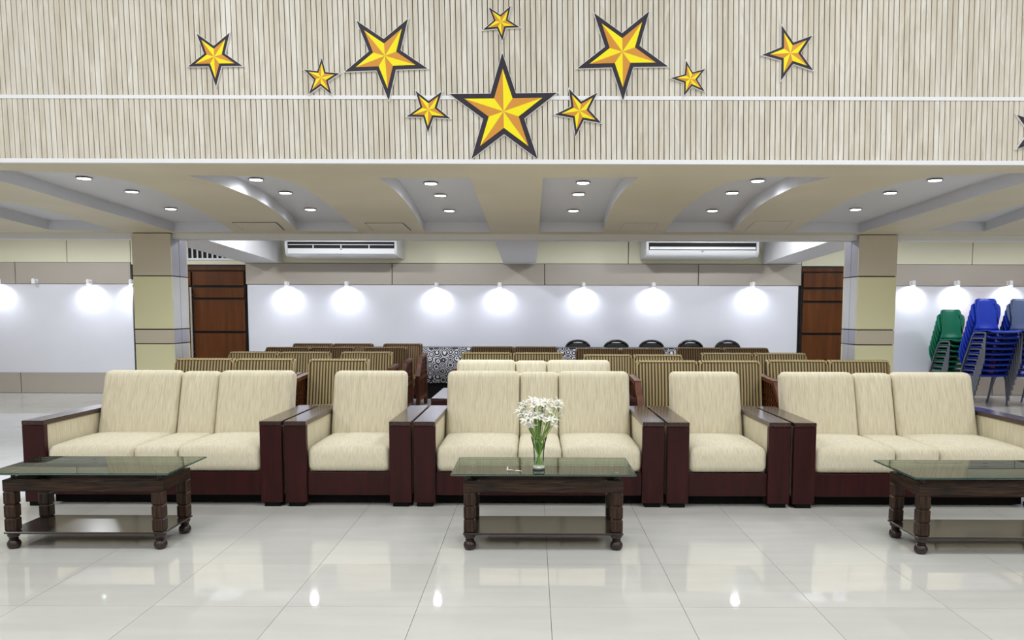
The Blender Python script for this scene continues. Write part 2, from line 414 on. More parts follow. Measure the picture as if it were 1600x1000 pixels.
# ------------------------------------------------------------------ gallery front of ash planks
SLOPE = .0356; SZ = 2.205
def soff(Y): return SZ - SLOPE * (Y - 9)
def onsoff(x, y, up=0):
    r = ray(x, y); t = (SZ + up + SLOPE * 9 - EYE) / (r.z + SLOPE * r.y); return EYEV + r * t
FY = onsoff(832, 255.5).y
FZ = soff(FY)
wg = slab('wall_gallery', -10.2, 10.2, FY + .012, FY + .2, FZ, 5.0, M_groove)
PP = .0357; LEAN = .017
def plank_geo(mb, x0):
    a, b = x0 + .0019, x0 + PP - .0019; z0, z1 = FZ + .01, 4.99; s = LEAN * (z1 - z0); c = .0012
    mb.add([(a, FY + .012, z0), (a + c, FY, z0), (b - c, FY, z0), (b, FY + .012, z0), (a - s, FY + .012, z1), (a + c - s, FY, z1), (b - c - s, FY, z1), (b - s, FY + .012, z1)],
           [(0, 1, 5, 4), (1, 2, 6, 5), (2, 3, 7, 6), (0, 3, 2, 1), (4, 5, 6, 7)])
    return mb
pm = plank_geo(MB(), 0).build('plank', M_ash, wg); me = pm.data; bpy.data.objects.remove(pm)
extra = MB(); n = int(20 / PP)
for k in range(n):
    x0 = -10 + k * PP
    if -4.05 < x0 < 3.95:
        o = bpy.data.objects.new('plank', me); COL.objects.link(o); o.parent = wg; o.location = (x0, 0, 0)
    else: plank_geo(extra, x0)
tag(extra.build('outer_planks', M_ash, wg), kind='stuff')
zt = ony(832, 153, FY).z
t = slab('trim_1', -10, 10, FY - .006, FY + .004, zt - .012, zt + .012, M_trim)
t = slab('trim_2', -10, 10, FY - .014, FY + .02, FZ - .004, FZ + .024, M_trim)

# stars
def star_world(tips):
    P = [ony(x, y, FY) for x, y in tips]; c = sum(P, Vector()) / 5
    return c, [(p.x - c.x, p.z - c.z) for p in P]
def make_star(tips, label):
    c, T = star_world(tips)
    T.sort(key=lambda p: -math.atan2(p[1], p[0]))          # clockwise
    I = []
    for i in range(5):
        a, b = T[i], T[(i + 1) % 5]; I.append(((a[0] + b[0]) * .5 * .4721, (a[1] + b[1]) * .5 * .4721))
    def outline(s, sx=0, sz=0):
        o = []
        for i in range(5): o += [(T[i][0] * s + sx, T[i][1] * s + sz), (I[i][0] * s + sx, I[i][1] * s + sz)]
        return o
    root = empty('star_decoration', (c.x, FY, c.z)); tag(root, label, 'star')
    rad = math.hypot(*T[0])
    MB().prism(outline(1.0 + .012 / rad), -.016, -.001).build('foam_board', M_foam, root)
    MB().prism(outline(1.0), -.019, -.0155).build('black_border', M_starblack, root)
    s = .73; y = -.021
    ye, am = MB(), MB()  # gold star face printed in two tones
    for i in range(5):
        t = (T[i][0] * s, y, T[i][1] * s); nx = (I[i][0] * s, y, I[i][1] * s); pv = (I[i - 1][0] * s, y, I[i - 1][1] * s); ctr = (0, y - .004, 0)
        b = lambda p: (p[0], -.018, p[2])
        ye.add([ctr, t, nx, b(t), b(nx), b(ctr)], [(0, 1, 2), (1, 3, 4, 2), (0, 2, 4, 5), (0, 5, 3, 1)])
        am.add([ctr, pv, t, b(pv), b(t), b(ctr)], [(0, 1, 2), (1, 3, 4, 2), (0, 2, 4, 5), (0, 5, 3, 1)])
    tag(ye.build('facet', M_staryel, root), 'yellow printed halves of the star points')
    tag(am.build('facet', M_staramb, root), 'amber printed halves of the star points')
STARS = [
 ([(309, 54), (360, 53), (380, 104), (339, 136), (296, 105)], 'medium yellow star with black edge, farthest left on the plank wall'),
 ([(504, 92), (531, 116), (519, 149), (484, 148), (476, 110)], 'small upright yellow star at the left, touching the white line'),
 ([(558, 34), (638, 31), (668, 108), (608, 158), (540, 113)], 'large upside-down yellow star left of the central star'),
 ([(650, 143), (691, 144), (704, 186), (669, 208), (636, 183)], 'small upside-down star just left of the biggest star, below the white line'),
 ([(764, 13), (798, 11), (812, 44), (785, 65), (755, 48)], 'small upside-down star right above the biggest star, near the ceiling'),
 ([(785, 84), (870, 146), (840, 249), (737, 249), (703, 148)], 'biggest star, upright in the centre of the plank wall'),
 ([(928, 22), (1014, 19), (1043, 105), (973, 158), (902, 108)], 'large upside-down yellow star right of the central star'),
 ([(889, 140), (933, 146), (939, 193), (899, 214), (867, 180)], 'small tilted star just right of the biggest star, crossing the white line'),
 ([(1071, 96), (1101, 109), (1100, 144), (1068, 151), (1048, 123)], 'small star pointing left, right of the large right-hand star'),
 ([(1220, 41), (1268, 57), (1269, 111), (1219, 127), (1190, 87)], 'medium star pointing left, alone on the right of the plank wall'),
 ([(1623 + 45 * math.cos(R(36 + 72 * k + 180 + 0)), 207 - 45 * math.sin(R(36 + 72 * k + 180))) for k in range(5)], 'black-edged star cut off by the right edge of the picture'),
]
for a in STARS: make_star(*a)

# ------------------------------------------------------------------ soffit with curved recesses
YN, YF, YL = FY, 9.06, 9.25
RISE = .105
def curve(pts, n=6):
    """Catmull-Rom through pixel points"""
    out = []
    P = [pts[0]] + list(pts) + [pts[-1]]
    for i in range(1, len(P) - 2):
        for k in range(n):
            t = k / n; a, b, c, d = P[i - 1], P[i], P[i + 1], P[i + 2]
            out.append(tuple(.5 * (2 * b[j] + (c[j] - a[j]) * t + (2 * a[j] - 5 * b[j] + 4 * c[j] - d[j]) * t * t + (3 * b[j] - a[j] - 3 * c[j] + d[j]) * t ** 3) for j in (0, 1)))
    return out + [pts[-1]]
HOLES = [   # (left edge near->far, right edge near->far) in the ceiling plane
 ([(848, 278), (842, 362)], [(997, 277), (975, 297), (959, 318), (949, 340), (943, 362)]),
 ([(1190, 276), (1140, 285), (1098, 304), (1062, 332), (1040, 362)], [(1298, 277), (1245, 291), (1198, 314), (1168, 336), (1143, 362)]),
 ([(1475, 274), (1400, 287), (1330, 311), (1280, 338), (1240, 362)], [(1680, 268), (1600, 286), (1500, 315), (1405, 345), (1343, 364)]),
 ([(590, 278), (618, 298), (640, 323), (654, 345), (663, 362)][::1], [(735, 278), (767, 362)]),
 ([(292, 274), (345, 289), (400, 311), (438, 336), (465, 361)], [(420, 275), (468, 289), (512, 319), (540, 343), (560, 362)]),
 ([(-110, 262), (0, 283), (100, 312), (200, 341), (272, 362)], [(130, 271), (212, 286), (280, 313), (328, 338), (366, 362)]),
 ([(1700, 300), (1600, 319), (1530, 338), (1452, 360)], [(1760, 300), (1690, 315), (1600, 341), (1538, 362)]),
 ([(-190, 300), (-90, 317), (0, 340), (76, 359)], [(-100, 300), (0, 314), (70, 328), (182, 361)]),
]
outer = [(-10, YN), (10, YN), (10, YF + .01), (-10, YF + .01)]
loops = []
for L, Rr in HOLES:
    a = [onsoff(*p) for p in curve(L)]; b = [onsoff(*p) for p in curve(Rr)]
    for p in a + b: p.y = min(max(p.y, YN + .12), YF - .02)
    lp = [(p.x, p.y) for p in a] + [(p.x, p.y) for p in b[::-1]]
    cl = []
    for p in lp:
        if not cl or (abs(p[0] - cl[-1][0]) + abs(p[1] - cl[-1][1])) > .012: cl.append(p)
    loops.append(cl)
allp = outer + [p for l in loops for p in l]
tri = tessellate_polygon([[Vector((x, y, 0)) for x, y in l] for l in [outer] + loops])
sf = MB(); sf.add([(x, y, soff(y)) for x, y in allp], [tuple(t) for t in tri])
soffit = tag(sf.build('ceiling_gallery', M_soffit), kind='structure')
for l in loops:
    n = len(l); s = MB()
    s.add([(x, y, soff(y)) for x, y in l] + [(x, y, soff(y) + RISE) for x, y in l], [(i, (i + 1) % n, (i + 1) % n + n, i + n) for i in range(n)])
    t = tessellate_polygon([[Vector((x, y, 0)) for x, y in l]])
    s.add([(x, y, soff(y) + RISE) for x, y in l], [tuple(q) for q in t])
    s.build('recess', M_recess, soffit)
MB().box(-10, 10, YN + .03, YL, soff(YN) + .2, soff(YN) + .3).build('gallery_deck', M_groove, soffit)
zl = soff(YF)
tag(MB().box(-10, 10, YF, YL, zl - .062, zl + .8).build('trim_3', M_beam), kind='structure')
slab('ceiling_aisle', -10, 10, YL, WY + .2, 2.72, 2.85, M_ceil)
# access hatches
def hatch(q, label, drop):
    P = [onsoff(*p) for p in q]; P = [(p.x, min(p.y, YF - .05)) for p in P]
    cx = sum(p[0] for p in P) / 4; cy = sum(p[1] for p in P) / 4
    h = MB()
    f = lambda s, z: [(cx + (x - cx) * s, cy + (y - cy) * s, soff(cy + (y - cy) * s) + z) for x, y in P]
    h.add(f(1, -.002) + f(.93, -.002), [(i, (i + 1) % 4, (i + 1) % 4 + 4, i + 4) for i in range(4)])
    root = empty('access_hatch', (0, 0, 0)); tag(root, label, 'hatch')
    h.build('shadow_gap', M_dark if drop else M_hatch, root)
    MB().add(f(.95, -.003 - drop) + f(.95, -.001), [(0, 1, 2, 3), (4, 7, 6, 5)] + [(i, (i + 1) % 4, (i + 1) % 4 + 4, i + 4) for i in range(4)]).build('hatch_panel', M_soffit, root)
hatch([(362, 347), (432, 347), (445, 359), (380, 359)], 'ceiling hatch with a dark gap in the second curved panel from the left column', .004)
hatch([(569, 348), (630, 348), (643, 360), (583, 360)], 'ceiling hatch with a dark gap, above the left air conditioner', .004)
hatch([(975, 348), (1030, 348), (1021, 361), (966, 361)], 'closed beige ceiling hatch above the right air conditioner', 0)
hatch([(1180, 345), (1240, 345), (1226, 360), (1163, 360)], 'closed beige ceiling hatch left of the right column', 0)

# recessed downlights
DL_ROWS = [('far left', [(131, 277), (206, 298), (267, 325)]), ('second left', [(400, 279), (446, 300), (485, 326)]), ('left centre', [(673, 285), (688, 304), (702, 328)]),
           ('right centre', [(911, 284), (904, 302), (896, 328)]), ('second right', [(1184, 281), (1144, 300), (1113, 328)]), ('far right', [(1461, 280), (1391, 300), (1337, 326)])]
lamp_proto = None
for nm, pts in DL_ROWS:
    for k, (x, y) in enumerate(pts):
        p = onsoff(x, y, RISE)
        if lamp_proto is None:
            o = empty('downlight'); lamp_proto = o
            MB().lathe([(.052, -.001), (.062, -.008), (.058, -.012), (.05, -.008)], 20).build('ring', M_ring, o, True)
            MB().lathe([(.049, -.002), (.049, -.013)], 20).build('lens', M_glow, o)
        else: o = copy_tree(lamp_proto)
        o.location = p
        tag(o, 'glowing round downlight in the %s ceiling recess, the %s of three' % (nm, ('nearest the plank wall', 'middle one', 'farthest back')[k]), 'ceiling light', 'downlights in the curved ceiling recesses')
        l = bpy.data.lights.new('downlight_glow', 'SPOT'); l.energy = DOWN_POWER; l.spot_size = R(168); l.spot_blend = .9; l.shadow_soft_size = .05; l.color = (.92, .96, 1)
        lo = bpy.data.objects.new('downlight_glow', l); COL.objects.link(lo); lo.location = p + Vector((0, 0, -.03))

# aisle downlights behind the lip
for k, (x, y) in enumerate(AISLE_SPOTS):
    o = copy_tree(lamp_proto); o.location = (x, y, 2.72)
    tag(o, 'round downlight over the back aisle, %s from the left wall' % ORD[k], 'ceiling light', 'downlights over the back aisle')
# aisle beams
def beam(xa, xb, zb, nm):
    x0, x1 = xa, xb; m = MB()
    zn = zb + SLOPE * (WY - YL)
    m.add([(x0, YL, zn), (x1, YL, zn), (x1, WY, zb), (x0, WY, zb), (x0, YL, 2.72), (x1, YL, 2.72), (x1, WY, 2.72), (x0, WY, 2.72)],
          [(0, 3, 2, 1), (4, 5, 6, 7), (0, 1, 5, 4), (1, 2, 6, 5), (2, 3, 7, 6), (3, 0, 4, 7)])
    tag(m.build(nm, M_beam), kind='structure')
beam(xw(384, 411), xw(441, 411), zw(411, 410), 'trim_4')
beam(xw(787, 413), xw(838, 413), zw(413), 'trim_5')
beam(xw(1190, 413), xw(1242, 413), zw(412.5, 1215), 'trim_6')

# columns
def column(x0, x1, sx, ys, nm):
    y0, y1 = 9.0, 9.43; top = soff(9.0)
    c = tag(MB().box(x0 + .012, x1 - .012, y0 + .012, y1 - .012, 0, top).box(x0 + .02, x1 - .02, YL + .005, y1 - .02, top, 2.719).build(nm, M_joint), kind='structure')
    px = (205 + 265) / 2 if sx > 0 else 1373
    zs = [0] + [ony(px, y, y0).z for y in ys] + [top - .002]
    mats = [M_colyellow, M_coltaupe, M_colyellow, M_coltaupe]; smats = [M_colgrey2, M_colgrey, M_colgrey2, M_colgrey]
    g = .006
    for k in range(4):
        a, b = zs[k] + g, zs[k + 1] - g
        MB().cbox(x0, x1, y0, y0 + .03, a, b, .003).build('cladding_panel', mats[k], c)
        MB().cbox(x0, x1, y1 - .03, y1, a, b, .003).build('cladding_panel', mats[k], c)
        for s in (-1, 1):
            xa = x0 if s < 0 else x1 - .03
            ym = (y0 + y1) / 2
            for p, q in ((y0 + .031, ym - .004), (ym + .004, y1 - .031)):
                MB().cbox(xa, xa + .03, p, q, a, b, .002).build('cladding_panel', smats[k] if s == sx else mats[k], c)
    return c
column(-4.522, -4.085, 1, (537, 514.5, 431), 'column_left')
column(3.68, 4.115, -1, (539, 515.5, 432), 'column_right')

# wall spotlights
SP = [(0, 440), (58, 440), (143, 441), (209, 441), (450, 444), (543, 444), (683, 446), (781, 446), (911, 446), (1020, 446), (1174, 445), (1423, 443), (1492, 443), (1574, 443)]
SPL = ['small spotlight at the left edge of the picture', 'unlit white spotlight on the far left wall', 'lit spotlight on the left wall between the unlit one and the column', 'spotlight half hidden behind the left column',
       'lit spotlight under the left end of the left air conditioner', 'lit spotlight under the middle of the left air conditioner', 'lit spotlight left of the central ceiling beam', 'lit spotlight under the central ceiling beam',
       'lit spotlight just right of the central ceiling beam', 'lit spotlight under the left end of the right air conditioner', 'lit spotlight under the right end of the right air conditioner',
       'lit spotlight right beside the right column', 'lit spotlight above the green stacked chairs', 'lit spotlight above the blue stacked chairs']
sp_proto = None
for k, (x, y) in enumerate(SP):
    p = ony(x, y, WY)
    if sp_proto is None:
        o = empty('wall_spotlight'); sp_proto = o
        MB().cbox(-.03, .03, -.03, -.0195, -.03, .04, .004).build('bracket', M_white, o)
        MB().tube([(0, -.03, .01), (0, -.07, .015), (0, -.09, .005)], .009, 8).build('arm', M_white, o, True)
        MB().tube([(0, -.10, .045), (0, -.10, .03), (0, -.093, -.035)], [.018, .03, .032], 16).build('lamp_head', M_white, o, True)
        MB().tube([(0, -.0931, -.0345), (0, -.0926, -.041)], .026, 16).build('lens', M_glow, o)
    else: o = copy_tree(sp_proto)
    o.location = p
    tag(o, SPL[k], 'wall lamp', 'small spotlights along the back wall')
    if k == 1:
        for c in kids(o):
            if c.name.startswith('lens'): bpy.data.objects.remove(c)
        continue
    l = bpy.data.lights.new('wall_spot_glow', 'SPOT'); l.energy = WALL_SPOT; l.spot_size = R(150); l.spot_blend = 1; l.shadow_soft_size = .02; l.color = (.86, .9, 1)
    lo = bpy.data.objects.new('wall_spot_glow', l); COL.objects.link(lo); lo.location = p + Vector((0, -.09, -.05)); lo.rotation_euler = (R(22), 0, 0)

# hall ceiling lamps (behind and above the viewer)
hp = None
for i, (x, y) in enumerate(HALL_SPOTS):
    if hp is None:
        hp = o = empty('ceiling_lamp'); MB().cbox(-.6, .6, -.6, .6, -.07, 0, .01).build('housing', M_white, o); MB().box(-.55, .55, -.55, .55, -.075, -.069).build('diffuser', M_panelglow, o)
    else: o = copy_tree(hp)
    o.location = (x, y, 5.0)
    tag(o, 'high hall lamp panel, %s row from the plank wall, %s from left' % (('third', 'second', 'first')[i % 3], ORD[i // 3]), 'ceiling light', 'square lamp panels on the high hall ceiling')

# ------------------------------------------------------------------ air conditioners
def aircon(x0, x1, side, label, style):
    yf, yb = 11.95, 12.62; root = empty('air_conditioner', ((x0 + x1) / 2, yf, 0)); tag(root, label, 'air conditioner', 'white air conditioners under the aisle ceiling')
    W = (x1 - x0) / 2; ym = yb - yf
    zt = 2.44; zb = ony(830, 400.5, yf).z; za = ony(830, 387.5 if style else 389.5, yf).z
    zo0, zo1 = ony(830, 387.5, yf).z - .002, ony(830, 378.5, yf).z
    # body profile (y,z) with the outlet recess
    prof = [(0, zt), (0, zo1), (.05, zo1), (.05, zo0 - .01), (.012, za - .012), (.03, zb + .035), (.09, zb + .004), (.3, zb - .0), (ym, zb + .0), (ym, zt)]
    MB().prism(prof, -W + .035, W - .035, 'x').build('body', M_white, root, True)
    cap = [(-.006, zt), (-.006, za - .01), (.02, zb + .03), (.08, zb - .003), (.3, zb - .006), (ym, zb - .006), (ym, zt)]
    for s in (-1, 1):
        MB().prism(cap, s * W - (.036 if s > 0 else 0), s * W + (.036 if s < 0 else 0), 'x').build('end_cap', M_acgrey, root, True)
    MB().box(-W + .036, W - .036, .03, .049, zo0 - .012, zo1 - .001).build('outlet', M_dark, root)
    if style:
        MB().cbox(-W + .05, W - .05, .004, .014, (zo0 + zo1) / 2 - .004, (zo0 + zo1) / 2 + .007, .002).build('louvre', M_acgrey, root)
        for f in (-.5, 0, .5): MB().box(f * W - .006, f * W + .006, .004, .04, zo0 - .012, (zo0 + zo1) / 2).build('divider', M_white, root)
    else:
        MB().cbox(-W + .05, W - .05, -.004, .01, zo0 - .012, (zo0 + zo1) / 2 - .018, .003).build('louvre', M_white, root)
    MB().cbox(-.012, .012, -.0, .014, za - .03, za - .018, .001).build('badge', M_dark, root)
aircon(ony(445, 385, 11.95).x, ony(620, 385, 11.95).x, 1, 'white air conditioner with three dividers in its slot, on the left', 1)
aircon(ony(1010, 385, 11.95).x, ony(1186, 385, 11.95).x, -1, 'white air conditioner with one wide open slot, on the right', 0)

# ------------------------------------------------------------------ cream sofas and armchairs
def cream_seat(name, x0, x1, yf, label, cat, splits=None, group=None):
    """splits: inner cushion boundaries in m from the inner left edge"""
    W = x1 - x0; root = empty(name, ((x0 + x1) / 2, yf, 0)); tag(root, label, cat, group); h = W / 2; aw = .148
    for s in (-1, 1):
        a, b = (-h, -h + aw) if s < 0 else (h - aw, h)
        arm = MB().cbox(a, b, 0, .045, .03, .557, .003).build('arm', M_mahog, root)
        MB().cbox(a, b, -.004, .93, .557, .588, .004).build('arm_rest', M_mahog_sheen, arm)
        MB().cbox(a + (.002 if s < 0 else .012), b - (.012 if s < 0 else .002), .045, .9, .07, .557, .006).build('arm_upholstery', M_cream_arm, arm)
        for y in (.01, .8): MB().cbox(a + .02, b - .02, y, y + .1, 0, .031 if y < .1 else .07, .003).build('foot', M_black, arm)
    i0, i1 = -h + aw, h - aw
    MB().cbox(i0, i1, .02, .055, .078, .236, .003).build('front_rail', M_mahog, root)
    MB().box(i0, i1, .06, .9, .07, .09).box(i0, i1, .1, .88, .01, .07).box(i0, i1, .86, .9, .09, .3).build('base', M_black, root)  # black underside and plinth, added to deepen the shade under the seat
    MB().box(i0 + .004, i1 - .004, .07, .85, .2, .26).build('seat_deck', M_cream, root)
    cuts = [0] + (splits or []) + [i1 - i0]
    wide = len(cuts) > 2
    for k in range(len(cuts) - 1):
        a, b = i0 + cuts[k], i0 + cuts[k + 1]
        narrow = wide and k == 1
        roundbox(MB(), a + .0015, b - .0015, .012, .66, .238, .408, .045 if not narrow else .035, crown_z=.026 if not narrow else .012, crown_y=.012).build('seat_cushion', M_cream_seat, root, True)
        e0 = 0.002; rr = .042
        dy = .02 if narrow else 0
        roundbox(MB(), a + e0, b - e0, .615 + dy, .745, .345 + (.01 if narrow else 0), .868 - (.006 if narrow else 0), rr, crown_y=.02, tilt=.3).build('back_cushion', M_cream, root, True)
    roundbox(MB(), i0 + .01, i1 - .01, .72, .80, .25, .845, .03, tilt=.24).build('back_panel', M_cream, root, True)
    return root
cream_seat('sofa', -3.455, -1.700, 5.30, 'cream three-seat sofa at the left end of the front row', 'sofa', [.59, .885], 'cream seats of the front row')
cream_seat('armchair', -1.682, -.822, 5.30, 'cream armchair in the front row, between the left and centre sofas', 'armchair', None, 'cream seats of the front row')
cream_seat('sofa', -.806, .896, 5.30, 'cream three-seat sofa in the middle of the front row, behind the flower table', 'sofa', [.56, .86], 'cream seats of the front row')
cream_seat('armchair', .914, 1.748, 5.29, 'cream armchair in the front row, between the centre and right sofas', 'armchair', None, 'cream seats of the front row')
cream_seat('sofa', 1.768, 3.53, 5.28, 'cream three-seat sofa at the right end of the front row', 'sofa', [.56, .855], 'cream seats of the front row')
cream_seat('sofa', -.87, .89, 6.73, 'cream sofa in the second row, right behind the centre front sofa', 'sofa', [.56, .86])

# ------------------------------------------------------------------ ribbed velvet sofas with carved wooden arms
def carved_seat(name, x0, x1, yb, dark, label, cat, group):
    """yb: depth of the top of the backrest"""
    W = x1 - x0; root = empty(name, ((x0 + x1) / 2, yb - .72, 0)); tag(root, label, cat, group); h = W / 2; aw = .05
    fab, pip = (M_brown, M_pipe_b) if dark else (M_olive, M_pipe_o)
    for s in (-1, 1):
        x = s * (h + .03)
        a = MB(); a.bar((x, .02, 0), (x, .0, .46), .05, .05); a.bar((x, .0, .44), (x, .30, .69), .055, .045); a.bar((x, .28, .69), (x, .74, .71), .06, .035)
        a.bar((x, .76, 0), (x, .72, .70), .05, .05); a.bar((x, .0, .14), (x, .76, .14), .04, .05); a.bar((x, .0, .42), (x, .74, .42), .04, .04)
        arm = a.build('arm', M_redwood, root)
        b = MB()
        for k in range(9):
            y = .07 + k * .075; top = .45 + max(0, min(.24, y * .82))
            b.box(x - .012, x + .012, y - .014, y + .014, .42, min(top, .695)); b.box(x - .012, x + .012, y - .012, y + .012, .15, .41)
        for z in (.5, .56, .62): b.box(x - .012, x + .012, (z - .42) / .82, .72, z - .01, z + .01)
        b.build('arm_lattice', M_redwood, arm)
    MB().cbox(-h, h, .03, .07, .2, .3, .003).build('front_rail', M_redwood, root)
    n = 2 if W > .8 else 1
    for k in range(n):
        a, b = -h + k * W / n, -h + (k + 1) * W / n
        roundbox(MB(), a + .004, b - .004, .03, .62, .3, .43, .04, crown_z=.02, n=4).build('seat_cushion', fab, root, True)
        bc = roundbox(MB(), a + .002, b - .002, .56, .66, .36, .868, .03, crown_y=.012, n=4, tilt=.2).build('back_cushion', fab, root, True)
        yy = lambda z: .56 + .2 * (z - .36) - .004
        pts = [(a + .012, yy(.4), .4), (a + .012, yy(.8), .82), (a + .035, yy(.86), .856), (b - .035, yy(.86), .856), (b - .012, yy(.8), .82), (b - .012, yy(.4), .4)]
        MB().tube(pts, .0065, 6).build('piping', pip, bc, True)
    fr = MB(); fr.box(-h, h, .73, .77, .25, .34); 
    for s in (-1, 1): fr.bar((s * (h - .04), .68, .25), (s * (h - .04), .78, .82), .04, .03)
    fr.build('back_frame', M_redwood, root)
    return root
GL = 'ribbed seats in rows behind the left front sofa'; GC = 'ribbed sofas behind the cream second-row sofa'; GR = 'ribbed seats in rows on the right'
carved_seat('ribbed_sofa', -3.488, -2.317, 7.75, 0, 'olive ribbed two-seat sofa right behind the left cream sofa', 'sofa', GL)
carved_seat('ribbed_armchair', -2.172, -1.582, 7.69, 0, 'olive ribbed armchair just behind the front row\'s left armchair', 'armchair', GL)
carved_seat('ribbed_sofa', -3.446, -2.29, 9.0, 0, 'olive ribbed sofa in the second left row, in front of the brown door', 'sofa', GL)
carved_seat('ribbed_armchair', -2.19, -1.594, 9.05, 0, 'olive ribbed armchair in the second left row, its top lower than the brown ones behind', 'armchair', GL)
carved_seat('ribbed_sofa', -3.42, -2.27, 10.15, 1, 'brown ribbed sofa in the third left row', 'sofa', GL)
carved_seat('ribbed_armchair', -2.16, -1.60, 10.15, 1, 'brown ribbed armchair in the third left row', 'armchair', GL)
carved_seat('ribbed_sofa', -3.418, -2.27, 11.3, 1, 'brown ribbed sofa in the rearmost left row, nearest the white wall', 'sofa', GL)
carved_seat('ribbed_armchair', -2.13, -1.57, 11.3, 1, 'brown ribbed armchair at the rear left, its edge against the patterned cloth', 'armchair', GL)
carved_seat('ribbed_sofa', -.806, .35, 8.98, 0, 'olive ribbed sofa straight behind the second-row cream sofa', 'sofa', GC)
carved_seat('ribbed_sofa', -.82, .33, 10.45, 1, 'brown ribbed sofa in the centre, rearmost in line behind the cream ones', 'sofa', GC)
carved_seat('ribbed_sofa', .985, 2.18, 7.58, 0, 'olive ribbed sofa right behind the front row\'s right armchair', 'sofa', GR)
carved_seat('ribbed_sofa', 2.262, 3.464, 7.70, 0, 'olive ribbed sofa right behind the right cream sofa', 'sofa', GR)
carved_seat('ribbed_sofa', .543, 1.633, 8.62, 0, 'olive ribbed sofa in the second row, between the centre sofas and the right ones', 'sofa', GR)
carved_seat('ribbed_sofa', 1.906, 3.108, 9.0, 0, 'olive ribbed sofa in the second right row, in front of the right brown door', 'sofa', GR)
carved_seat('ribbed_sofa', .54, 1.671, 10.0, 1, 'brown ribbed sofa in the third right row, below the black round chairs', 'sofa', GR)
carved_seat('ribbed_sofa', 1.86, 3.052, 10.25, 1, 'brown ribbed sofa in the third right row, its end next to the door', 'sofa', GR)

# ------------------------------------------------------------------ skirted tables and black round chairs at the wall
for (a, b, lab) in ((ony(560, 550, 11.95).x, ony(742, 550, 11.95).x, 'long table with black and white meander cloth, left of the centre sofas'),
                    (ony(744, 550, 11.95).x, ony(925, 550, 11.95).x, 'meander-clothed table behind the centre brown sofa'),
                    (ony(927, 550, 11.95).x, ony(1108, 550, 11.95).x, 'meander-clothed table below the black round chairs')):
    W = (b - a) / 2; zt = ony(700, 543, 11.95).z; root = empty('clothed_table', ((a + b) / 2, 11.95, 0)); tag(root, lab, 'table', 'patterned tables along the back wall')
    MB().cbox(-W, W, 0, .38, zt - .02, zt, .003).build('table_top', M_tabletop, root)
    cl = MB(); n = 60; z0 = .245
    vs = []
    for k in range(n + 1):
        u = k / n; xx = -W + 2 * W * u; vs += [(xx, -.004 - .0 + .006 * math.sin(u * 40), zt - .002), (xx, -.006 + .008 * math.sin(u * 47), z0)]
    cl.add(vs, [(2 * k, 2 * k + 1, 2 * k + 3, 2 * k + 2) for k in range(n)])
    o = cl.build('table_cloth', M_meander, root, True, fix=False); sm = o.modifiers.new('thick', 'SOLIDIFY'); sm.thickness = .004
    MB().box(-W + .02, W - .02, .02, .03, .0, .5).build('under_table_dark', M_black, root)  # black board standing in for the dark space under the table
    for sx in (-1, 1):
        for y in (.04, .34): MB().cbox(sx * (W - .05) - .02, sx * (W - .05) + .02, y - .0, y + .03, 0, zt - .02, .002).build('leg', M_black, root)
bc = None
for k, x in enumerate((903, 963, 1018, 1079, 1137)):
    p = ony(x, 532, 12.40); zc = p.z
    if bc is None:
        bc = o = empty('round_back_chair')
        arc = [(.185 * math.cos(t), .0, .115 * math.sin(t)) for t in [math.pi * i / 14 for i in range(15)]]
        pts = [(-.17, .02, -.35), (-.19, .01, -.1)] + [(-a[0], 0, a[2]) for a in arc] + [(.19, .01, -.1), (.17, .02, -.35)]
        pts = [(a, b2, c + zc - .118) for a, b2, c in pts]
        MB().tube(pts, .02, 10).build('back_rim', M_leather, o, True)
        roundbox(MB(), -.17, .17, -.0, .04, zc - .4, zc - .035, .02, n=3).build('back_pad', M_leather, o, True)
        roundbox(MB(), -.2, .2, -.02 - .2, .18 - .0, .42, .48, .03, n=3).build('seat', M_leather, o, True)
        for sx in (-1, 1):
            for yy in (-.19, .03): MB().tube([(sx * .17, yy, .42), (sx * .19, yy, 0)], .012, 8).build('leg', M_tube, o, True)
    else: o = copy_tree(bc)
    o.location = (p.x, 12.40, 0)
    tag(o, 'black round-backed chair behind the patterned table, ' + ('leftmost of the five', 'second from the left', 'middle of the five', 'second from the right', 'rightmost of the five')[k], 'chair', 'black round chairs along the back wall')

# ------------------------------------------------------------------ stacked plastic chairs
def shell_mesh():
    prof = [(-.238, .424, .215), (-.245, .437, .235), (-.235, .447, .24), (-.15, .447, .235), (0, .436, .225), (.12, .432, .21), (.185, .445, .19), (.185, .447, .19), (.215, .49, .168), (.228, .56, .150), (.238, .63, .150), (.25, .72, .158), (.262, .81, .164), (.27, .866, .160), (.274, .890, .148), (.276, .899, .122), (.228, .54, .178), (.238, .60, .192), (.25, .68, .215), (.262, .76, .22), (.27, .805, .212), (.274, .828, .19), (.276, .838, .15)]
    m = MB(); n = 10; vs = []
    for i, (y, z, hw) in enumerate(prof):
        back = z > .47
        for k in range(n + 1):
            u = -1 + 2 * k / n; c = (abs(u) ** 3)
            vs.append((hw * u, y - (.035 * c if back else 0), z + (0 if back else .012 * c)))
    fs = [(i * (n + 1) + k, i * (n + 1) + k + 1, (i + 1) * (n + 1) + k + 1, (i + 1) * (n + 1) + k) for i in range(len(prof) - 1) for k in range(n)]
    return m.add(vs, fs)
chair_protos = {}
